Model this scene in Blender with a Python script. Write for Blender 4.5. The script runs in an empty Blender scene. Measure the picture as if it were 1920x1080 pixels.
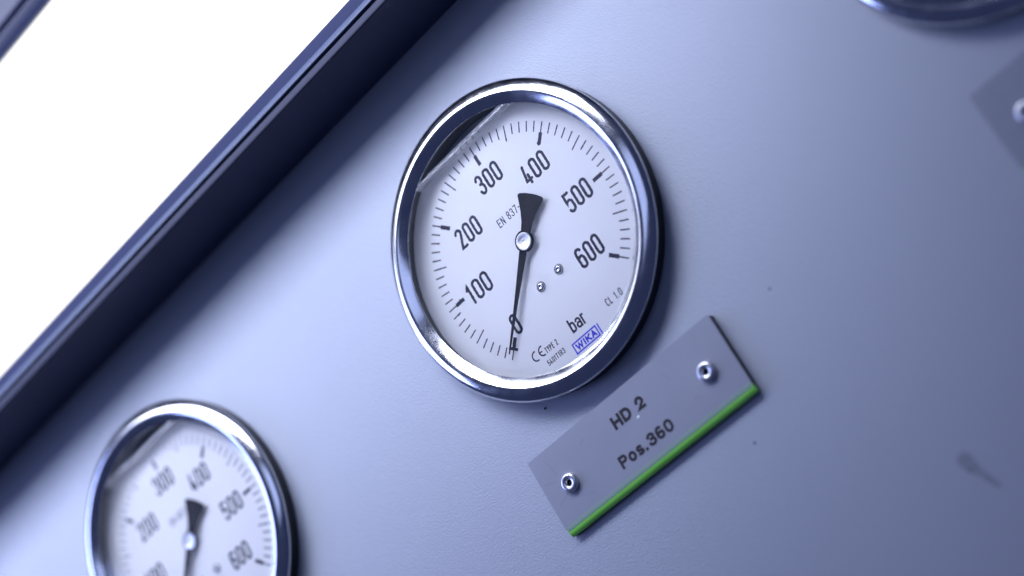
import bpy, math, random
from mathutils import Matrix, Vector

scene = bpy.context.scene
MM = 0.001


def P(x, y, z):
    """panel millimetres (x along the panel, y up, z out of the panel) -> world metres"""
    return Vector((x * MM, -z * MM, y * MM))


# ------------------------------------------------------------------ camera
cam_data = bpy.data.cameras.new("camera")
cam = bpy.data.objects.new("camera", cam_data)
scene.collection.objects.link(cam)
scene.camera = cam
cam_right = (0.6573106581606013, -0.48598979905769885, -0.5759831715252927)
cam_down = (-0.5935900673641353, -0.8047659268698113, 0.0016232301175587716)
cam_fwd = (-0.4643205041726225, 0.3408309231293882, -0.8174599386169641)
ax = P(*cam_right).normalized()
ay = -P(*cam_down).normalized()
az = -P(*cam_fwd).normalized()
m = Matrix((ax, ay, az)).transposed().to_4x4()
m.translation = P(267.98, -215.29, 495.93)
cam.matrix_world = m
cam_data.sensor_width = 36.0
cam_data.lens = 3518.126 / 1920 * 36.0
cam_data.clip_start = 0.01
cam_data.clip_end = 50.0
cam_data.dof.use_dof = True
cam_data.dof.focus_distance = 0.602
cam_data.dof.aperture_fstop = 4.2

# ------------------------------------------------------------------ world
world = bpy.data.worlds.new("World")
scene.world = world
world.use_nodes = True
bg = world.node_tree.nodes["Background"]
bg.inputs["Color"].default_value = (0.24, 0.33, 0.9, 1)
bg.inputs["Strength"].default_value = 0.105


# ------------------------------------------------------------------ lamps
def area_lamp(name, pos, target, sx, sy, watts, color):
    d = bpy.data.lights.new(name, 'AREA')
    d.shape = 'RECTANGLE'
    d.size = sx * MM
    d.size_y = sy * MM
    d.energy = watts
    d.color = color
    o = bpy.data.objects.new(name, d)
    scene.collection.objects.link(o)
    o.location = P(*pos)
    zl = (P(*pos) - P(*target)).normalized()
    xl = Vector((1, 0, 0)) - zl * zl.x          # long side level with the panel
    if xl.length < 0.3:
        xl = Vector((0, -1, 0)) - zl * -zl.y
    xl.normalize()
    yl = zl.cross(xl)
    o.rotation_euler = Matrix((xl, yl, zl)).transposed().to_euler()
    return o


COOL = (0.685, 0.73, 0.955)
BLUE = (0.36, 0.45, 1.0)
key = area_lamp("key_lamp", (-155, 170, 158), (-155, 30, 0), 560, 76, 0.83, COOL)
key.data.spread = math.radians(78)
area_lamp("left_lamp", (-1050, 320, 440), (0, 0, 0), 520, 520, 7.5, BLUE)
area_lamp("front_fill", (330, 130, 1000), (0, 0, 0), 700, 440, 1.1, (0.46, 0.56, 1.0))  # added fill, lifts the shadow on the panel under the frame
area_lamp("overhead_lamp", (-420, 850, 560), (0, 0, 0), 820, 620, 3.6, COOL)
area_lamp("corner_lamp", (-860, 860, 250), (0, 0, 0), 900, 400, 2.6, COOL)

# ------------------------------------------------------------------ exposure
scene.view_settings.view_transform = 'Standard'
scene.view_settings.look = 'None'
scene.view_settings.exposure = 0.0
scene.view_settings.gamma = 1.0
scene.view_settings.use_curve_mapping = False
scene.cycles.use_denoising = True
scene.cycles.denoiser = 'OPENIMAGEDENOISE'
scene.cycles.max_bounces = 16
scene.cycles.transmission_bounces = 14
scene.cycles.glossy_bounces = 6
scene.cycles.diffuse_bounces = 4
scene.cycles.blur_glossy = 0.5
scene.cycles.sample_clamp_indirect = 0.0


# ------------------------------------------------------------------ materials
def new_mat(name, base, rough=0.5, metal=0.0, spec=0.5):
    mt = bpy.data.materials.new(name)
    mt.use_nodes = True
    b = mt.node_tree.nodes["Principled BSDF"]
    b.inputs["Base Color"].default_value = (*base, 1)
    b.inputs["Roughness"].default_value = rough
    b.inputs["Metallic"].default_value = metal
    b.inputs["Specular IOR Level"].default_value = spec
    return mt, mt.node_tree, b


def noise(nt, scale, detail=2.0, rough=0.5, stretch=None):
    tc = nt.nodes.new("ShaderNodeTexCoord")
    n = nt.nodes.new("ShaderNodeTexNoise")
    n.inputs["Scale"].default_value = scale
    n.inputs["Detail"].default_value = detail
    n.inputs["Roughness"].default_value = rough
    if stretch:
        mp = nt.nodes.new("ShaderNodeMapping")
        mp.inputs["Scale"].default_value = stretch
        nt.links.new(tc.outputs["Object"], mp.inputs["Vector"])
        nt.links.new(mp.outputs["Vector"], n.inputs["Vector"])
    else:
        nt.links.new(tc.outputs["Object"], n.inputs["Vector"])
    return n


def add_bump(nt, b, n, strength, dist):
    bp = nt.nodes.new("ShaderNodeBump")
    bp.inputs["Strength"].default_value = strength
    bp.inputs["Distance"].default_value = dist
    nt.links.new(n.outputs["Fac"], bp.inputs["Height"])
    nt.links.new(bp.outputs["Normal"], b.inputs["Normal"])
    return bp


def ramp(nt, n, stops):
    r = nt.nodes.new("ShaderNodeValToRGB")
    e = r.color_ramp.elements
    while len(e) < len(stops):
        e.new(0.5)
    for k, (pos, col) in enumerate(stops):
        e[k].position = pos
        e[k].color = (*col, 1) if len(col) == 3 else col
    nt.links.new(n.outputs["Fac"], r.inputs["Fac"])
    return r


def rough_noise(nt, b, n, lo, hi):
    mr = nt.nodes.new("ShaderNodeMapRange")
    mr.inputs["From Min"].default_value = 0.3
    mr.inputs["From Max"].default_value = 0.7
    mr.inputs["To Min"].default_value = lo
    mr.inputs["To Max"].default_value = hi
    nt.links.new(n.outputs["Fac"], mr.inputs["Value"])
    nt.links.new(mr.outputs["Result"], b.inputs["Roughness"])


# silver grey powder coat with a fine pebble grain
M_panel, nt, b = new_mat("powder_coat_grey", (0.305, 0.32, 0.37), 0.55, 0.0, 0.45)
n1 = noise(nt, 1900, 2.0, 0.55)
add_bump(nt, b, n1, 0.55, 0.00032)
n2 = noise(nt, 9, 3.0, 0.5)
r = ramp(nt, n2, [(0.3, (0.284, 0.312, 0.366)), (0.7, (0.30, 0.328, 0.384))])
nt.links.new(r.outputs["Color"], b.inputs["Base Color"])

# polished stainless steel
M_steel, nt, b = new_mat("polished_steel", (0.72, 0.73, 0.75), 0.09, 1.0)
rough_noise(nt, b, noise(nt, 160, 5.0, 0.7), 0.11, 0.22)
add_bump(nt, b, noise(nt, 90, 2.0), 0.025, 0.0004)

M_case, nt, b = new_mat("dark_case_steel", (0.10, 0.105, 0.12), 0.45, 0.6)
M_body, nt, b = new_mat("case_near_black", (0.012, 0.013, 0.02), 0.35, 0.0, 0.4)  # near black outside of the case
M_bubble_shade, nt, b = new_mat("bubble_shade_grey", (0.17, 0.19, 0.26), 0.5, 0.0, 0.3)
M_alu, nt, b = new_mat("brushed_aluminium", (0.62, 0.63, 0.66), 0.30, 1.0)
add_bump(nt, b, noise(nt, 1800, 2.0), 0.15, 0.0001)
M_screw, nt, b = new_mat("screw_steel", (0.42, 0.43, 0.46), 0.22, 1.0)
M_hole, nt, b = new_mat("dark_hole", (0.006, 0.006, 0.008), 0.7, 0.0, 0.2)

M_dial, nt, b = new_mat("dial_white_enamel", (0.85, 0.86, 0.87), 0.5)
add_bump(nt, b, noise(nt, 900, 2.0), 0.05, 0.0001)
M_ink, nt, b = new_mat("dial_black_ink", (0.018, 0.022, 0.04), 0.5, 0.0, 0.3)
r = ramp(nt, noise(nt, 2600, 3.0, 0.6), [(0.35, (0.012, 0.014, 0.028)), (0.75, (0.05, 0.058, 0.095))])
nt.links.new(r.outputs["Color"], b.inputs["Base Color"])
M_blue, nt, b = new_mat("dial_blue_ink", (0.03, 0.035, 0.62), 0.5, 0.0, 0.3)
M_pointer, nt, b = new_mat("pointer_black_paint", (0.014, 0.016, 0.026), 0.6, 0.0, 0.3)
add_bump(nt, b, noise(nt, 2600, 2.0, 0.6), 0.5, 0.0002)

# clear glass and glycerine
M_glass = bpy.data.materials.new("clear_glass_and_glycerine")
M_glass.use_nodes = True
nt = M_glass.node_tree
nt.nodes.clear()
out = nt.nodes.new("ShaderNodeOutputMaterial")
g = nt.nodes.new("ShaderNodeBsdfGlass")
g.inputs["IOR"].default_value = 1.47
g.inputs["Roughness"].default_value = 0.0
g.inputs["Color"].default_value = (0.995, 0.997, 1.0, 1)
nt.links.new(g.outputs["BSDF"], out.inputs["Surface"])

M_plate, nt, b = new_mat("plate_grey_laminate", (0.23, 0.235, 0.28), 0.40, 0.0, 0.5)
add_bump(nt, b, noise(nt, 2600, 2.0), 0.04, 0.0001)
r = ramp(nt, noise(nt, 60, 4.0, 0.6), [(0.3, (0.212, 0.228, 0.275)), (0.7, (0.232, 0.247, 0.295))])
nt.links.new(r.outputs["Color"], b.inputs["Base Color"])
M_green, nt, b = new_mat("plate_green_core", (0.10, 0.50, 0.03), 0.4)
r = ramp(nt, noise(nt, 500, 3.0, 0.6, (0.1, 1, 1)), [(0.3, (0.26, 0.80, 0.10)), (0.7, (0.33, 0.90, 0.14))])
nt.links.new(r.outputs["Color"], b.inputs["Base Color"])
M_edge, nt, b = new_mat("plate_grey_green_edge", (0.20, 0.30, 0.24), 0.4)
M_side_shade, nt, b = new_mat("plate_side_shade", (0.02, 0.022, 0.026), 0.5)  # black stands in for shade on the plate's side walls
M_scratch, nt, b = new_mat("plate_scratch", (0.15, 0.155, 0.19), 0.6)
M_text, nt, b = new_mat("plate_black_engraving", (0.014, 0.012, 0.016), 0.6, 0.0, 0.3)

M_rail, nt, b = new_mat("frame_dark_anodised", (0.026, 0.031, 0.066), 0.6, 0.0, 0.04)
M_bead, nt, b = new_mat("bead_highlight", (0.055, 0.07, 0.115), 0.35, 0.0, 0.2)  # paler colour stands in for the highlight along the ridge
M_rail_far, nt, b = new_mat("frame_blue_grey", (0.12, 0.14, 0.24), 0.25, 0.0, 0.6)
M_cap, nt, b = new_mat("flange_cap_grey", (0.022, 0.025, 0.045), 0.5, 0.0, 0.15)
M_wall, nt, b = new_mat("recess_shade_navy", (0.025, 0.032, 0.078), 0.6, 0.0, 0.3)  # navy carries the shade of the unlit recess wall
M_gasket, nt, b = new_mat("rubber_gasket", (0.02, 0.022, 0.028), 0.6)
M_dirt, nt, b = new_mat("dark_dirt", (0.06, 0.06, 0.075), 0.8)
M_chip, nt, b = new_mat("white_paint_chip", (0.75, 0.8, 0.78), 0.6)

M_light = bpy.data.materials.new("lit_diffuser")
M_light.use_nodes = True
nt = M_light.node_tree
nt.nodes.clear()
out = nt.nodes.new("ShaderNodeOutputMaterial")
em = nt.nodes.new("ShaderNodeEmission")
em.inputs["Color"].default_value = (1.0, 1.0, 1.0, 1)
em.inputs["Strength"].default_value = 1.6
nt.links.new(em.outputs["Emission"], out.inputs["Surface"])

# a grease smear on the panel: transparent film, a little darker than the paint
M_smear, nt, b = new_mat("grease_smear", (0.07, 0.08, 0.09), 0.5)
n = noise(nt, 450, 3.0)
mr = nt.nodes.new("ShaderNodeMapRange")
mr.inputs["From Min"].default_value = 0.3
mr.inputs["From Max"].default_value = 0.7
mr.inputs["To Min"].default_value = 0.04
mr.inputs["To Max"].default_value = 0.17
nt.links.new(n.outputs["Fac"], mr.inputs["Value"])
nt.links.new(mr.outputs["Result"], b.inputs["Alpha"])


# ------------------------------------------------------------------ mesh helpers
def make_obj(name, verts, faces, mat, parent=None, smooth=False, loc=None):
    me = bpy.data.meshes.new(name)
    me.from_pydata([P(*v) for v in verts], [], faces)
    me.materials.append(mat)
    if smooth:
        for p in me.polygons:
            p.use_smooth = True
    me.update()
    o = bpy.data.objects.new(name, me)
    scene.collection.objects.link(o)
    if parent is not None:
        o.parent = parent
    if loc is not None:
        o.location = P(*loc)
    return o


def empty(name, loc, label, category, group=None):
    o = bpy.data.objects.new(name, None)
    o.empty_display_size = 0.01
    scene.collection.objects.link(o)
    o.location = P(*loc)
    tag(o, label, category, group)
    return o


def tag(o, label, category, group=None, kind=None):
    if label:
        o["label"] = label
    if category:
        o["category"] = category
    if group:
        o["group"] = group
    if kind:
        o["kind"] = kind


def smooth_by_angle(o, deg=32):
    me = o.data
    for p in me.polygons:
        p.use_smooth = True
    import bmesh
    bm = bmesh.new()
    bm.from_mesh(me)
    bmesh.ops.recalc_face_normals(bm, faces=bm.faces)
    for e in bm.edges:
        if len(e.link_faces) == 2 and e.calc_face_angle(0) > math.radians(deg):
            e.smooth = False
    bm.to_mesh(me)
    bm.free()


def lathe(profile, seg, cx=0, cy=0, closed=False, cap_start=False, cap_end=False):
    v, f = [], []
    n = len(profile)
    for i in range(seg):
        a = 2 * math.pi * i / seg
        for (r_, z_) in profile:
            v.append((cx + r_ * math.cos(a), cy + r_ * math.sin(a), z_))
    for i in range(seg):
        j = (i + 1) % seg
        for k in range(n if closed else n - 1):
            k2 = (k + 1) % n
            f.append((i * n + k, j * n + k, j * n + k2, i * n + k2))
    if cap_start:
        f.append(tuple(i * n for i in range(seg))[::-1])
    if cap_end:
        f.append(tuple(i * n + n - 1 for i in range(seg)))
    return v, f


def prism_x(profile, x0, x1):
    """closed (y,z) outline extruded along x"""
    n = len(profile)
    v = [(x0, y, z) for y, z in profile] + [(x1, y, z) for y, z in profile]
    f = [(k, (k + 1) % n, n + (k + 1) % n, n + k) for k in range(n)]
    f.append(tuple(range(n))[::-1])
    f.append(tuple(range(n, 2 * n)))
    return v, f


def prism_z(outline, z0, z1):
    n = len(outline)
    v = [(x, y, z0) for x, y in outline] + [(x, y, z1) for x, y in outline]
    f = [(k, (k + 1) % n, n + (k + 1) % n, n + k) for k in range(n)]
    f.append(tuple(range(n))[::-1])
    f.append(tuple(range(n, 2 * n)))
    return v, f


# ------------------------------------------------------------------ stroke lettering
def arc(cx, cy, rx, ry, a0, a1, n=10):
    return [(cx + rx * math.cos(math.radians(a0 + (a1 - a0) * k / n)),
             cy + ry * math.sin(math.radians(a0 + (a1 - a0) * k / n))) for k in range(n + 1)]


def glyph(ch, W, H):
    """centre lines of a character: list of (points, closed); W, H the centre line box"""
    r = W / 2
    rv = min(r, H / 2)
    if ch == '0':
        return [(arc(r, H - rv, r, rv, 0, 180) + arc(r, rv, r, rv, 180, 360), True)]
    if ch == '1':
        return [([(0.12 * W, H * 0.80), (0.62 * W, H), (0.62 * W, 0)], False)]
    if ch == '2':
        return [(arc(r, H - rv, r, rv, 172, -28) + [(0.02 * W, 0), (W, 0)], False)]
    if ch == '3':
        q = H * 0.24
        return [(arc(r, H - q, r * .94, q, 165, -62, 12) + [(0.45 * W, H * 0.535)], False),
                ([(0.45 * W, H * 0.53)] + arc(r, H * 0.28, r, H * 0.25, 70, 0, 6) + arc(r, H * 0.25, r, H * 0.25, 0, -165, 12), False)]
    if ch == '4':
        return [([(0.42 * W, H), (0.0, H * 0.2), (W, H * 0.2)], False),
                ([(0.66 * W, H * 0.48), (0.66 * W, 0)], False)]
    if ch == '5':
        t = H * 0.62
        return [([(0.94 * W, H), (0.08 * W, H), (0.04 * W, H * 0.5)] + arc(r, t - rv, r, rv, 145, 0, 8) + arc(r, rv, r, rv, 0, -165, 10), False)]
    if ch == '6':
        t, a0_ = (H * 0.55, 62) if W > 0.6 * H else (H * 0.60, 25)      # wide bold form, narrow form
        return [(arc(r, H - rv, r, rv, a0_, 180, 9) + arc(r, rv, r, rv, 180, 360, 12) + arc(r, t - rv, r, rv, 0, 165, 9), False)]
    if ch == '7':
        return [([(0, H), (W, H), (W * 0.34, 0)], False)]
    if ch == '8':
        t = H * 0.54
        q = (H - t) / 2
        return [(arc(r, H - q, r * .92, q, -90, 270, 20)[:-1], True), (arc(r, t / 2, r, t / 2, 90, 450, 20)[:-1], True)]
    if ch == 'E':
        return [([(W, H), (0, H), (0, 0), (W, 0)], False), ([(0, H * .52), (W * .85, H * .52)], False)]
    if ch == 'N':
        return [([(0, 0), (0, H), (W, 0), (W, H)], False)]
    if ch == 'C':
        return [(arc(r, H - rv, r, rv, 20, 180) + arc(r, rv, r, rv, 180, 340), False)]
    if ch == 'L':
        return [([(0, H), (0, 0), (W * .85, 0)], False)]
    if ch == 'T':
        return [([(0, H), (W, H)], False), ([(W / 2, H), (W / 2, 0)], False)]
    if ch == 'Y':
        return [([(0, H), (W / 2, H * .45), (W, H)], False), ([(W / 2, H * .45), (W / 2, 0)], False)]
    if ch == 'P':
        q = H * .26
        return [([(0, 0), (0, H), (W * .5, H)] + arc(W - q * .95, H - q, q * .95, q, 90, -90, 10) + [(0, H - 2 * q)], False)]
    if ch == 'R':
        q = H * .26
        return [([(0, 0), (0, H), (W * .4, H)] + arc(W - q * .95, H - q, q * .95, q, 90, -90, 8) + [(0, H - 2 * q)], False),
                ([(W * .5, H - 2 * q), (W, 0)], False)]
    if ch == 'W':
        return [([(0, H), (W * .24, 0), (W * .5, H * .92), (W * .76, 0), (W, H)], False)]
    if ch == 'I':
        return [([(W / 2, H), (W / 2, 0)], False)]
    if ch == 'K':
        return [([(0, H), (0, 0)], False), ([(W, H), (0.02, H * .42)], False), ([(W * .32, H * .6), (W, 0)], False)]
    if ch == 'A':
        return [([(0, 0), (W / 2, H), (W, 0)], False), ([(W * .2, H * .3), (W * .8, H * .3)], False)]
    if ch == 'H':
        return [([(0, 0), (0, H)], False), ([(W, 0), (W, H)], False), ([(0, H * .51), (W, H * .51)], False)]
    if ch == 'D':
        q = H / 2
        return [([(0, 0), (0, H), (W * .4, H)] + arc(W * .45, q, W * .55, q, 85, -85, 14) + [(W * .4, 0)], True)]
    if ch == 'b':
        x = H * .70
        return [([(0, H), (0, 0)], False), (arc(r, x - r, r, r, 0, 180) + arc(r, r, r, r, 180, 360), True)]
    if ch == 'a':
        x = H * .70
        return [(arc(r, x - r, r, r, 160, 0) + [(W, 0)], False),
                (arc(W * .5, x * .27, W * .5, x * .27, 0, 360, 16)[:-1], True)]
    if ch == 'r':
        x = H * .70
        return [([(0, x), (0, 0)], False), (arc(W * .7, x - W * .7, W * .7, W * .7, 175, 75, 6), False)]
    if ch == 'o':
        x = H * .72
        return [(arc(r, x / 2, r, x / 2, 0, 360, 20)[:-1], True)]
    if ch == 's':
        x = H * .72
        q = x / 4
        return [(arc(r, x - q, r * .92, q, 48, 262, 10) + arc(r, q, r, q, 82, -132, 10), False)]
    if ch == '-':
        return [([(0, H * .45), (W, H * .45)], False)]
    if ch == '.':
        return [([(0, 0), (0.001, 0.02)], False)]
    return []


def ribbon(pts, closed, w, z, v, f, cap='round', jit=0.0, rnd=None):
    # drop duplicates, resample when jittered
    q = [pts[0]]
    for p in pts[1:]:
        if math.hypot(p[0] - q[-1][0], p[1] - q[-1][1]) > 1e-5:
            q.append(p)
    if closed and math.hypot(q[0][0] - q[-1][0], q[0][1] - q[-1][1]) < 1e-5:
        q.pop()
    if jit:
        step = w * 0.55
        o = []
        m_ = len(q)
        for k in range(m_ if closed else m_ - 1):
            a, c = q[k], q[(k + 1) % m_]
            d = math.hypot(c[0] - a[0], c[1] - a[1])
            s = max(1, int(d / step))
            for t in range(s):
                o.append((a[0] + (c[0] - a[0]) * t / s, a[1] + (c[1] - a[1]) * t / s))
        if not closed:
            o.append(q[-1])
        q = o
    n = len(q)
    if cap == 'square' and not closed:
        def ext(a, c):
            d = math.hypot(a[0] - c[0], a[1] - c[1]) or 1
            return (a[0] + (a[0] - c[0]) / d * w / 2, a[1] + (a[1] - c[1]) / d * w / 2)
        q[0], q[-1] = ext(q[0], q[1]), ext(q[-1], q[-2])
    base = len(v)
    for k in range(n):
        p = q[k]
        a = q[k - 1] if (k > 0 or closed) else None
        c = q[(k + 1) % n] if (k < n - 1 or closed) else None
        d1 = d2 = None
        if a:
            l = math.hypot(p[0] - a[0], p[1] - a[1]); d1 = ((p[0] - a[0]) / l, (p[1] - a[1]) / l)
        if c:
            l = math.hypot(c[0] - p[0], c[1] - p[1]); d2 = ((c[0] - p[0]) / l, (c[1] - p[1]) / l)
        d1 = d1 or d2
        d2 = d2 or d1
        nx, ny = -(d1[1] + d2[1]), d1[0] + d2[0]
        l = math.hypot(nx, ny)
        if l < 1e-6:
            nx, ny, l = -d1[1], d1[0], 1
        nx, ny = nx / l, ny / l
        cs = max(0.42, nx * -d1[1] + ny * d1[0])
        h = w / 2 / cs
        j1 = 1 + (rnd.uniform(-jit, jit) if jit else 0)
        j2 = 1 + (rnd.uniform(-jit, jit) if jit else 0)
        v.append((p[0] + nx * h * j1, p[1] + ny * h * j1, z + k * 3e-4))
        v.append((p[0] - nx * h * j2, p[1] - ny * h * j2, z + k * 3e-4))
    for k in range(n if closed else n - 1):
        a, c = base + 2 * k, base + 2 * ((k + 1) % n)
        f.append((a, a + 1, c + 1, c))
    if cap == 'round' and not closed:
        for (p, d, side) in ((q[0], q[1], 0), (q[-1], q[-2], 1)):
            ang = math.atan2(p[1] - d[1], p[0] - d[0])
            b0 = len(v)
            for t in range(7):
                an = ang - math.pi / 2 + math.pi * t / 6
                v.append((p[0] + w / 2 * math.cos(an), p[1] + w / 2 * math.sin(an), z))
            f.append(tuple(range(b0, b0 + 7)))


ADV = {'1': 0.72, 'I': 0.42, '.': 0.45, '-': 0.6, ' ': 0.62, 'W': 1.42, 'L': 0.92, 'r': .62, 's': .92, 'o': 1.0}


def text_mesh(s, x0, y0, h, cw, stroke, gap, z=0.0, cap='round', jit=0.0, seed=1, fit=None, advs=None):
    """lettering in the panel plane; x0,y0 lower left, h cap height, cw full character width"""
    rnd = random.Random(seed)
    adv = dict(ADV)
    if advs:
        adv.update(advs)

    def widths(c_):
        return cw * adv.get(c_, 1.0)
    total = sum(widths(c_) for c_ in s) + gap * (len(s) - 1)
    k = 1.0
    if fit:
        k = (fit - gap * (len(s) - 1)) / (total - gap * (len(s) - 1))
    v, f = [], []
    x = x0
    zz = z
    for c_ in s:
        w = widths(c_) * k
        if c_ != ' ':
            for pts, closed in glyph(c_, max(w - stroke, 0.01), h - stroke):
                pp = [(x + stroke / 2 + a, y0 + stroke / 2 + b_) for a, b_ in pts]
                ribbon(pp, closed, stroke, zz, v, f, cap, jit, rnd)
                zz += 0.012
        zz = z
        x += w + gap
    return v, f


# ------------------------------------------------------------------ the setting
PZ = -0.4          # front face of the panel
WALL_Y = 81.2      # where the panel meets the frame above it

import bmesh
bm = bmesh.new()


def loop(pts):
    vs = [bm.verts.new(P(x, y, PZ)) for x, y in pts]
    for k in range(len(vs)):
        bm.edges.new((vs[k], vs[(k + 1) % len(vs)]))


loop([(-520, -420), (520, -420), (520, WALL_Y + 6), (-520, WALL_Y + 6)])
for gx in (-183.9, 0, 183.2):                                    # cut-outs for the gauge cases
    loop([(gx + 48 * math.cos(2 * math.pi * k / 64), 48 * math.sin(2 * math.pi * k / 64)) for k in range(64)])
bmesh.ops.triangle_fill(bm, use_beauty=True, use_dissolve=False, edges=bm.edges[:])
for fc in bm.faces:
    if fc.normal.y > 0:
        fc.normal_flip()
me = bpy.data.meshes.new("panel")
bm.to_mesh(me)
bm.free()
me.materials.append(M_panel)
panel = bpy.data.objects.new("panel", me)
scene.collection.objects.link(panel)
sol = panel.modifiers.new("thickness", 'SOLIDIFY')
sol.thickness = 0.002
sol.offset = -1.0
tag(panel, "silver grey powder coated instrument panel with fine grain", None, kind="structure")

# frame above the panel: an outer moulding and an inner flange, the panel lies recessed behind
FZ = 3.6
frame = empty("frame_rail", (-100, 88, FZ), "dark blue frame rail with a groove, between panel and lit white diffuser", "frame rail")
fl = [(WALL_Y, PZ - FZ - 1), (WALL_Y, 26.9), (WALL_Y + 2.7, 26.9), (WALL_Y + 2.7, 20), (WALL_Y + 6, 20), (WALL_Y + 6, PZ - FZ - 1)]
v, f = prism_x([(y - 88, z) for y, z in fl], -520, 520)
o = make_obj("inner_flange", v, f, M_wall, frame)
smooth_by_angle(o, 40)
cp = [(WALL_Y - .05, 26.92), (WALL_Y - .05, 27.3), (WALL_Y + .15, 27.55), (WALL_Y + .5, 27.6), (WALL_Y + 2.4, 27.6), (WALL_Y + 2.62, 27.5), (WALL_Y + 2.68, 27.3), (WALL_Y + 2.68, 26.92)]
v, f = prism_x([(y - 88, z) for y, z in cp], -520, 520)
o = make_obj("flange_cap", v, f, M_cap, frame)
smooth_by_angle(o, 50)
o0 = WALL_Y + 3.5
bd = [(o0, 20.2), (o0, 27.8), (o0 + .12, 28.1), (o0 + .4, 28.2), (o0 + 1.4, 27.85), (o0 + 2.3, 27.5), (o0 + 2.55, 27.3), (o0 + 2.55, 20.2)]
v, f = prism_x([(y - 88, z) for y, z in bd], -520, 520)
o = make_obj("edge_bead", v, f, M_bead, frame)
smooth_by_angle(o, 40)
ml = [(o0 + 2.6, 14), (o0 + 2.6, 27.2), (o0 + 6.5, 27.2), (o0 + 6.95, 27.05), (o0 + 7.1, 26.7), (o0 + 7.1, 14)]
v, f = prism_x([(y - 88, z) for y, z in ml], -520, 520)
o = make_obj("outer_moulding", v, f, M_rail, frame)
smooth_by_angle(o, 40)
v, f = prism_x([(y - 88, z) for y, z in [(WALL_Y + 2.72, 20.01), (WALL_Y + 2.72, 22.5), (o0 - .02, 22.5), (o0 - .02, 20.01)]], -520, 520)
make_obj("groove_seal", v, f, M_gasket, frame)

# lit diffuser above the frame
v, f = prism_z([(-520, o0 + 7.15), (520, o0 + 7.15), (520, 186.3), (-520, 186.3)], 25.2 + FZ, 26.6 + FZ)
diff = make_obj("light_panel", v, f, M_light)
tag(diff, "glowing white diffuser panel between the two dark blue rails", "light panel")

# the rail on the far side of the diffuser
u0 = 186.4
top = empty("frame_rail", (-100, u0, FZ), "blue rail with two bright lines beyond the white diffuser, top left corner", "frame rail")
ul = [(u0, 14), (u0, 27.2), (u0 + .3, 27.9), (u0 + .9, 28.2), (u0 + 6.4, 28.3), (u0 + 6.9, 28.3), (u0 + 8.0, 27.5), (u0 + 8.3, 26.6), (u0 + 8.3, 14)]
v, f = prism_x([(y - u0, z) for y, z in ul], -520, 520)
o = make_obj("outer_moulding", v, f, M_rail_far, top)
smooth_by_angle(o, 40)
ul = [(u0 + 10.4, 14), (u0 + 10.4, 26.2), (u0 + 10.7, 26.7), (u0 + 11.2, 26.9), (u0 + 12.6, 26.1), (u0 + 13.4, 25.8), (u0 + 60, 25.8), (u0 + 60, 14)]
v, f = prism_x([(y - u0, z) for y, z in ul], -520, 520)
o = make_obj("inner_flange", v, f, M_rail_far, top)
smooth_by_angle(o, 40)
v, f = prism_x([(y - u0, z) for y, z in [(u0 + 8.32, 14.1), (u0 + 8.32, 24.5), (u0 + 10.38, 24.5), (u0 + 10.38, 14.1)]], -520, 520)
make_obj("groove_seal", v, f, M_gasket, top)

# ------------------------------------------------------------------ pressure gauge
GLASS_Z = 5.6
DIAL_Z = -3.6
LEVEL_Y = 39.3
BEZ_Y = 0.4      # the scale is printed a little below the middle of the case


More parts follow.
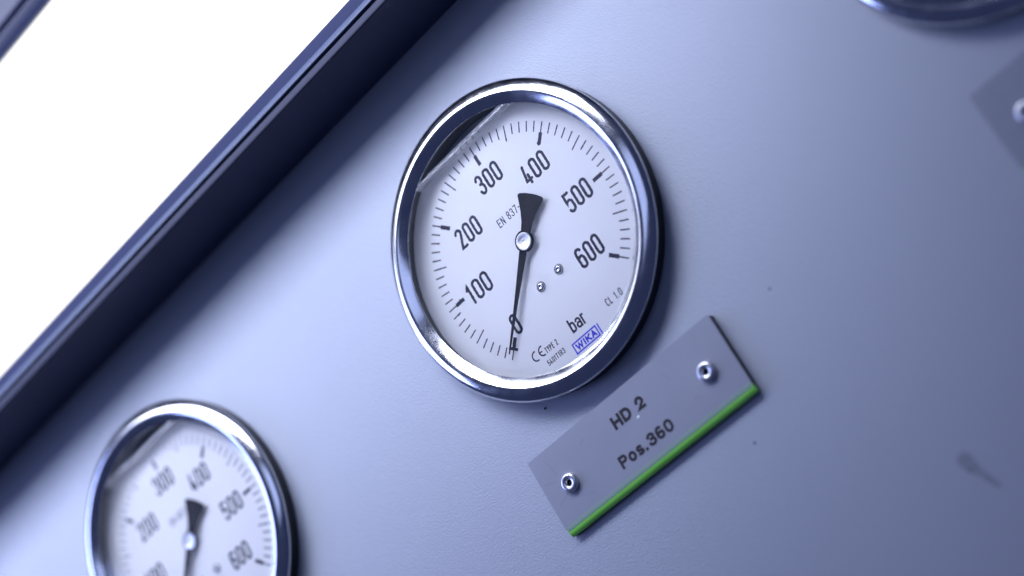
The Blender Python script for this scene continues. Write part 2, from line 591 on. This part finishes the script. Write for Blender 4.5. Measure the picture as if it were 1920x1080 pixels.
def make_gauge(label):
    t = empty("pressure_gauge", (0, 0, 0), label, "gauge", "pressure gauges in a row on the panel")
    prof = [(51.6, 4.35), (51.85, 4.55), (51.95, 4.95), (51.9, 5.3), (51.65, 5.75), (51.2, 6.2), (50.5, 6.72), (49.6, 7.16),
            (48.7, 7.46), (47.95, 7.62), (47.45, 7.63), (47.0, 7.5), (46.6, 7.3), (44.05, 5.88), (43.95, 5.78), (43.93, 5.62), (46.7, 5.62), (46.7, 4.35)]
    v, f = lathe(prof, 160, 0, BEZ_Y, closed=True)
    o = make_obj("bezel", v, f, M_steel, t)
    smooth_by_angle(o, 19)
    v, f = lathe([(51.3, PZ), (51.3, 4.34), (46.75, 4.34), (46.75, -24), (0.02, -24)], 160, 0, BEZ_Y)
    o = make_obj("case_body", v, f, M_body, t)
    smooth_by_angle(o, 30)
    # inside wall of the case
    v, f = lathe([(46.0, 5.61), (46.0, DIAL_Z - .8)], 128, 0, BEZ_Y)
    o = make_obj("case_wall", v, f, M_case, t)
    smooth_by_angle(o)
    # dial disc
    rim = [(45.95 * math.cos(2 * math.pi * k / 160), min(42.2, BEZ_Y + 45.95 * math.sin(2 * math.pi * k / 160))) for k in range(160)]
    v, f = prism_z(rim, DIAL_Z - 0.5, DIAL_Z)      # disc with a flat at the top, cut so the bubble reads dark
    dial = make_obj("dial", v, f, M_dial, t)
    v, f = lathe([(45.95, DIAL_Z - 1.2), (0.02, DIAL_Z - 1.2)], 96, 0, BEZ_Y)
    make_obj("bubble_backdrop", v, f, M_bubble_shade, t)  # added disc, its grey gives the shaded tone behind the bubble
    zi = DIAL_Z + 0.02
    # scale marks
    rnd = random.Random(5)
    v, f = [], []
    for k in range(61):
        a = math.radians(225 - 4.5 * k)
        c, s = math.cos(a), math.sin(a)
        r0 = 33.4 if (k % 5 == 0 and k % 10) else 35.2
        if k % 10 == 0:
            r0 = 34.6
        ribbon([(r0 * c, r0 * s), (38.75 * c, 38.75 * s)], False, 0.46 if k % 10 else 0.48, zi, v, f, 'none', 0.16, rnd)
        if k % 10 == 0:
            ribbon([(31.3 * c, 31.3 * s), (35.2 * c, 35.2 * s)], False, 1.35, zi + 0.004, v, f, 'none', 0.10, rnd)
        if k == 0:
            rr = 35.1
            tx, ty = -s, c
            ribbon([(rr * c + tx * 1.7, rr * s + ty * 1.7), (rr * c - tx * 1.9, rr * s - ty * 1.9)], False, 1.0, zi + 0.008, v, f, 'none', 0.08, rnd)
    for (k, rr, q) in ((35, 34.3, .42), (34, 34.9, .3), (40, 32.4, .75), (40, 31.5, .8), (18, 36.0, .35), (46, 36.4, .34), (60, 33.2, .7), (9, 36.2, .45), (31, 36.0, .3), (10, 33.0, .75)):
        a = math.radians(225 - 4.5 * k)
        cx_, cy_ = rr * math.cos(a) + rnd.uniform(-.15, .15), rr * math.sin(a) + rnd.uniform(-.15, .15)
        nb = len(v)
        for t_ in range(8):
            e = 2 * math.pi * t_ / 8
            g_ = q * rnd.uniform(.7, 1.15)
            v.append((cx_ + g_ * math.cos(e), cy_ + g_ * math.sin(e), zi + .012))
        f.append(tuple(range(nb, nb + 8)))
    make_obj("scale_marks", v, f, M_ink, dial)
    nums = [("0", -21.0, -22.4, 3.2), ("100", -29.6, -4.2, 10.7), ("200", -22.2, 13.0, 10.7), ("300", -5.3, 22.3, 10.8),
            ("400", 11.0, 13.6, 10.9), ("500", 18.7, -3.6, 10.8), ("600", 11.8, -20.4, 10.6)]
    for k, (s, x, y, w) in enumerate(nums):
        v, f = text_mesh(s, x, y, 7.25, 3.1, 1.0, 0.62, zi, 'round', 0.13, 20 + k, fit=w)
        make_obj("numeral", v, f, M_ink, dial)
    v, f = text_mesh("bar", -3.2, -34.3, 4.9, 2.3, 0.72, 0.28, zi, 'square', 0.08, 3, fit=6.6)
    make_obj("unit_lettering", v, f, M_ink, dial)
    v, f = text_mesh("EN 837-", -5.9, 9.7, 2.95, 1.25, 0.34, 0.33, zi, 'round', 0.15, 4, fit=10.2)
    make_obj("standard_lettering", v, f, M_ink, dial)
    v, f = text_mesh("CL 1.0", 12.3, -35.0, 2.6, 1.15, 0.36, 0.3, zi, 'round', 0.12, 6, fit=7.0)
    make_obj("class_lettering", v, f, M_ink, dial)
    v, f = text_mesh("TYPE 2", -15.15, -33.6, 2.1, 1.0, 0.32, 0.2, zi, 'round', 0.12, 7, fit=5.5)
    make_obj("type_lettering", v, f, M_ink, dial)
    v, f = text_mesh("5401T1R3", -16.8, -37.3, 1.95, 0.8, 0.29, 0.18, zi, 'round', 0.12, 8, fit=7.9)
    make_obj("code_lettering", v, f, M_ink, dial)
    # CE mark
    v, f = [], []
    rnd = random.Random(9)
    ribbon(arc(-19.0, -31.75, 1.55, 1.6, 75, 285, 16), False, 0.5, zi, v, f, 'none', 0.05, rnd)
    ribbon(arc(-15.95, -31.75, 1.55, 1.6, 75, 285, 16), False, 0.5, zi, v, f, 'none', 0.05, rnd)
    ribbon([(-17.45, -31.75), (-16.2, -31.75)], False, 0.45, zi + .004, v, f, 'none')
    make_obj("conformity_mark", v, f, M_ink, dial)
    # maker's mark: lettering in a frame with a double right bar
    v, f = [], []
    ribbon([(-5.7, -36.85), (4.75, -36.85), (4.75, -40.3), (-5.7, -40.3)], True, 0.5, zi, v, f, 'none')
    ribbon([(5.75, -36.6), (5.75, -40.5)], False, 0.5, zi, v, f, 'none')
    v2, f2 = text_mesh("WIKA", -4.9, -39.75, 2.35, 2.0, 0.6, 0.22, zi, 'square', 0.0, 2, fit=9.0)
    nb = len(v)
    v += v2
    f += [tuple(i + nb for i in q) for q in f2]
    make_obj("maker_logo", v, f, M_blue, dial)
    # pointer
    pz = -0.9
    ang = math.radians(224.3)
    outl = [(3.2, 1.42), (18, 0.80), (33.0, 0.36), (36.9, 0.16), (36.9, -0.16), (33.0, -0.36), (18, -0.80), (3.2, -1.42)]
    outl += [(3.7 * math.cos(math.radians(a)), 3.7 * math.sin(math.radians(a))) for a in (-32, -50, -70, -90, -110, -130, -146)]
    tail = [(-3.1, -1.8), (-6.0, -2.1), (-9.0, -2.9), (-12.0, -4.1), (-14.0, -4.95), (-14.6, -4.9), (-15.0, -4.3), (-15.35, -2.2), (-15.45, 0)]
    outl += tail + [(x, -y) for x, y in tail[:-1]][::-1]
    outl += [(3.7 * math.cos(math.radians(a)), 3.7 * math.sin(math.radians(a))) for a in (146, 130, 110, 90, 70, 50, 32)]
    ca, sa = math.cos(ang), math.sin(ang)
    outl = [(x * ca - y * sa, x * sa + y * ca) for x, y in outl]
    v, f = prism_z(outl, pz - 0.35, pz)
    ptr = make_obj("pointer", v, f, M_pointer, t)
    v, f = lathe([(2.0, DIAL_Z - .2), (2.0, pz - 0.4), (2.0, pz + .01), (2.95, pz + .02), (2.95, pz + 0.55), (2.8, pz + 0.72), (1.9, pz + 0.74), (1.75, pz + .70),
                  (0.55, pz + 0.72), (0.45, pz + 0.55), (0.02, pz + 0.5)], 48)
    o = make_obj("hub_cap", v, f, M_alu, ptr)
    smooth_by_angle(o, 25)
    # two small screws on the dial
    for (x, y) in ((-4.25, -15.0), (4.5, -14.5)):
        v, f = lathe([(1.75, DIAL_Z), (1.75, DIAL_Z + .35), (1.55, DIAL_Z + .5), (1.5, DIAL_Z + .9), (1.2, DIAL_Z + 1.2), (0.75, DIAL_Z + 1.32), (0.62, DIAL_Z + 1.3), (0.6, DIAL_Z + .9), (0.02, DIAL_Z + .8)], 32)
        o = make_obj("dial_screw", v, f, M_screw, t, loc=(x, y, 0))
        smooth_by_angle(o, 40)
    # glass with the liquid behind it: disc and, below the liquid level, a body that reaches past the dial
    seg = 128
    R1 = 46.35
    a0 = math.asin((LEVEL_Y - BEZ_Y) / R1)
    zb = DIAL_Z - 0.3
    pane_b = GLASS_Z - 1.8
    ring = []
    lower = [math.pi - a0 + (math.pi + 2 * a0) * k / 96 for k in range(97)]
    upper = [a0 + (math.pi - 2 * a0) * k / 32 for k in range(33)]
    L = [(R1 * math.cos(a), BEZ_Y + R1 * math.sin(a)) for a in lower]      # from left level point round the bottom to the right one
    U = [(R1 * math.cos(a), BEZ_Y + R1 * math.sin(a)) for a in upper][1:-1]
    nl, nu = len(L), len(U)
    v = [(x, y, GLASS_Z) for x, y in L + U]                         # 0 .. nl+nu-1
    v += [(x, y, pane_b) for x, y in U]                             # pane underside over the bubble
    iu = nl + nu
    # small concave meniscus along the chord
    xl, xr = L[0][0], L[-1][0]
    men = [(0.9, pane_b), (0.5, pane_b - .2), (0.2, pane_b - .55), (0.05, pane_b - .95), (0.0, pane_b - 1.4), (0.0, DIAL_Z + .9), (0.1, DIAL_Z + .5), (0.3, DIAL_Z + .2), (0.6, DIAL_Z + .05), (0.6, zb)]
    im = len(v)
    for (dy, z) in men:
        v += [(xl, LEVEL_Y + dy, z), (xr, LEVEL_Y + dy, z)]
    ib = len(v)
    v += [(x, y, zb) for x, y in L[1:-1]]
    f = [tuple(range(nl + nu))]
    # underside of pane above the bubble
    f.append(tuple([im, im + 1] + list(range(iu, iu + nu)))[::-1])
    # rim of upper pane
    allU = [nl - 1] + list(range(nl, nl + nu)) + [0]
    lowU = [im + 1] + list(range(iu, iu + nu)) + [im]
    for k in range(nu + 1):
        f.append((allU[k], lowU[k], lowU[k + 1], allU[k + 1]))
    nm = len(men)
    for k in range(nm - 1):
        f.append((im + 2 * k, im + 2 * k + 2, im + 2 * k + 3, im + 2 * k + 1))
    bl, br = im + 2 * (nm - 1), im + 2 * (nm - 1) + 1
    low = [bl] + list(range(ib, ib + nl - 2)) + [br]
    for k in range(1, nl - 2):
        f.append((k, low[k], low[k + 1], k + 1))
    # the two end fans that close the side next to the chord
    f.append(tuple([0] + [im + 2 * k for k in range(nm)] + [low[1], 1]))
    f.append(tuple([nl - 2, low[nl - 2], br] + [im + 2 * k + 1 for k in range(nm - 2, -1, -1)] + [nl - 1]))
    f.append(tuple(low)[::-1])
    w = make_obj("window", v, f, M_glass, t)
    import bmesh
    bm = bmesh.new()
    bm.from_mesh(w.data)
    bmesh.ops.recalc_face_normals(bm, faces=bm.faces)
    bm.to_mesh(w.data)
    bm.free()
    w["label"] = "clear glass with liquid fill and an air bubble at the top"
    return t


def copy_tree(o, parent=None):
    c = o.copy()
    scene.collection.objects.link(c)
    c.parent = parent
    for ch in list(o.children):
        copy_tree(ch, c)
    return c


gauge = make_gauge("sharp steel rimmed pressure gauge in the middle, above the HD 2 plate")
for dx, dy, lab in ((-183.9, 1.7, "out of focus steel rimmed pressure gauge cut off by the bottom edge"),
                (183.2, 0, "dark lower rim of a gauge cut off by the top right edge")):
    c = copy_tree(gauge)
    c.location = P(dx, dy, 0)
    c["label"] = lab

# ------------------------------------------------------------------ name plates
PLATE_T = 2.9
PX0, PX1, PY0, PY1 = -40.9, 40.7, -86.4, -58.4


def rounded_rect(x0, y0, x1, y1, r, n=5):
    o = []
    for cx, cy, a in ((x1 - r, y0 + r, -90), (x1 - r, y1 - r, 0), (x0 + r, y1 - r, 90), (x0 + r, y0 + r, 180)):
        o += [(cx + r * math.cos(math.radians(a + 90 * k / n)), cy + r * math.sin(math.radians(a + 90 * k / n))) for k in range(n + 1)]
    return o


def rivet_obj(parent, x, y, z):
    pr = [(3.1, z - .02), (3.12, z + .55), (3.0, z + 1.05), (2.7, z + 1.4), (2.3, z + 1.52), (1.45, z + 1.42), (1.25, z + 1.25), (1.02, z + 0.95), (1.0, z + 0.2)]
    v, f = lathe(pr, 40)
    o = make_obj("rivet", v, f, M_alu, parent, loc=(x, y, 0))
    smooth_by_angle(o, 45)
    v, f = lathe([(1.03, z + .2), (1.0, z + .35), (0.02, z + .35)], 24)
    make_obj("hole", v, f, M_hole, o)
    return o


def make_plate(label, lines):
    t = empty("name_plate", (0, -72.2, PZ), label, "name plate", "name plates under the gauges")
    zt = PLATE_T                       # local z measured from the panel
    yb, yt = PY0 + 72.2, PY1 + 72.2
    bev = 2.7
    # outline of the backing, slightly rounded corners
    v, f = prism_z(rounded_rect(PX0 + .1, yb + .15, PX1 - .1, yt - .1, .7), 0.02, 1.35)
    make_obj("base_layer", v, f, M_side_shade, t)
    # grey face sheet with a green core that is laid open by the bevel on the lower edge
    r_ = .8
    n = 5
    topv = [(PX1, yt - r_)] + [(PX1 - r_ + r_ * math.cos(math.radians(90 * k / n)), yt - r_ + r_ * math.sin(math.radians(90 * k / n))) for k in range(1, n + 1)]
    topv += [(PX0 + r_ - r_ * math.sin(math.radians(90 * k / n)), yt - r_ + r_ * math.cos(math.radians(90 * k / n))) for k in range(0, n + 1)]
    face = [(PX0, yb + bev), (PX1, yb + bev)] + topv
    v, f = prism_z(face, zt - 0.45, zt)
    o = make_obj("face_sheet", v, f, M_plate, t)
    prof = [(yb + bev - .002, zt - .01), (yb + bev * .72, zt - .14), (yb + bev * .4, zt - .42), (yb + .3, zt - .85), (yb + .05, zt - 1.15), (yb, zt - 1.5), (yb + bev, zt - 1.5)]
    v, f = prism_x([(yb + bev + .9, zt + .004), (yb + bev + .3, zt + .006), (yb + bev - .25, zt - .03), (yb + bev - .75, zt - .11), (yb + bev - .75, zt - .2), (yb + bev + .9, zt - .02)], PX0 + .5, PX1 - .2)
    o = make_obj("worn_bevel_edge", v, f, M_edge, t)
    smooth_by_angle(o, 50)
    v, f = prism_x(prof, PX0 + .35, PX1 - .1)
    o = make_obj("green_edge", v, f, M_green, t)
    smooth_by_angle(o, 50)
    o["label"] = "bright green bevelled lower edge"
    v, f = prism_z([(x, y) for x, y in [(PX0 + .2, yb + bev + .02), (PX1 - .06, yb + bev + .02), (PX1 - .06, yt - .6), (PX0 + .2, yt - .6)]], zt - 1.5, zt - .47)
    make_obj("green_core", v, f, M_side_shade, t)  # core sides in the black that stands in for shade
    v, f = [], []
    for k, (xa, ya, xb, yb_) in enumerate(((-39.2, 4.4, -34.6, 3.2), (-38.4, -3.8, -33.2, -2.0), (-35.0, 10.8, -33.6, 4.6), (-20.5, 7.5, -18.2, 8.9), (17.0, 8.6, 18.4, 5.2), (-26.0, -6.5, -24.6, -7.6), (22.0, -4.0, 24.4, -4.8))):
        ribbon([(xa, ya), ((xa + xb) / 2 + .15, (ya + yb_) / 2), (xb, yb_)], False, .11, zt + .02 + k * .002, v, f, 'none')
    make_obj("scratches", v, f, M_scratch, t)["kind"] = "stuff"
    for (x, y) in ((-30.45, 0), (30.45, 0)):
        rivet_obj(t, x, y, zt)
    for s, x, y, h, cw, st, fit in lines:
        v, f = text_mesh(s, x, y + 72.2, h, cw, st, 0.42, zt + .03, 'square', 0.0, 1, fit=fit, advs={'P': 1.0, '1': .8, '.': .45, ' ': .5, 'H': 1.12, 'D': 1.12, 'o': .95, 's': .88})
        make_obj("lettering", v, f, M_text, t)
    return t


plate = make_plate("grey name plate lettered HD 2 Pos.360 with bright green lower edge",
                   [("HD 2", -6.8, -68.5, 4.3, 3.4, 1.08, 13.8), ("Pos.360", -11.7, -79.8, 4.2, 3.3, 0.98, 23.0)])
p3 = bpy.data.objects.new("name_plate", None)
scene.collection.objects.link(p3)
p3.location = P(183.2, -72.2, PZ)
tag(p3, "corner of a grey name plate with one rivet at the right edge", "name plate", "name plates under the gauges")
for ch in list(plate.children):
    if ch.name.startswith("lettering"):
        continue
    copy_tree(ch, p3)

# ------------------------------------------------------------------ small marks on the panel and plate
def blob(name, x, y, z, rx, ry, rot, mat, label, cat, seed, h=0.08):
    rnd = random.Random(seed)
    n = 14
    ring = []
    for k in range(n):
        a = 2 * math.pi * k / n
        q = rnd.uniform(.75, 1.15)
        px, py = rx * q * math.cos(a), ry * q * math.sin(a)
        ring.append((px * math.cos(rot) - py * math.sin(rot), px * math.sin(rot) + py * math.cos(rot)))
    v = [(a, b_, 0.01) for a, b_ in ring] + [(a * .6, b_ * .6, h) for a, b_ in ring] + [(0, 0, h * 1.1)]
    f = [(k, (k + 1) % n, n + (k + 1) % n, n + k) for k in range(n)] + [(n + k, n + (k + 1) % n, 2 * n) for k in range(n)]
    o = make_obj(name, v, f, mat, None, True, loc=(x, y, z))
    tag(o, label, cat)
    return o


blob("dirt_speck", -26.4, -47.0, PZ, .55, .4, .5, M_dirt, "dark speck on the panel just below the middle gauge", "speck", 1, .3)
blob("dirt_speck", 60.8, -63.7, PZ, .5, .4, .2, M_dirt, "small dark speck on the panel right of the name plate", "speck", 2, .1)
blob("dirt_speck", 29.6, -97.6, PZ, .5, .4, .9, M_dirt, "small dark speck on the panel below the name plate", "speck", 3, .1)
blob("paint_chip", 2.4, -69.6, PZ + PLATE_T, .55, .45, .3, M_chip, "tiny white chip on the plate beside the 2", "chip", 4, .15)

# grease smear, low on the right of the panel
ol = [(-1.6, 1.2), (-.9, 2.4), (.2, 2.9), (1.2, 2.3), (1.6, 1.0), (1.5, -.8), (1.7, -2.6), (2.3, -4.4), (2.6, -6.0), (2.2, -6.6), (1.5, -5.8), (.8, -4.0), (.1, -2.4), (-.9, -1.0)]
v, f = prism_z([(x * 1.5 - y * .12, y * 1.5) for x, y in ol], 0.01, 0.05)
sm = make_obj("grease_smear", v, f, M_smear, loc=(81.2, -139.5, PZ))
tag(sm, "dark grease smear on the panel near the lower right corner", "smear")
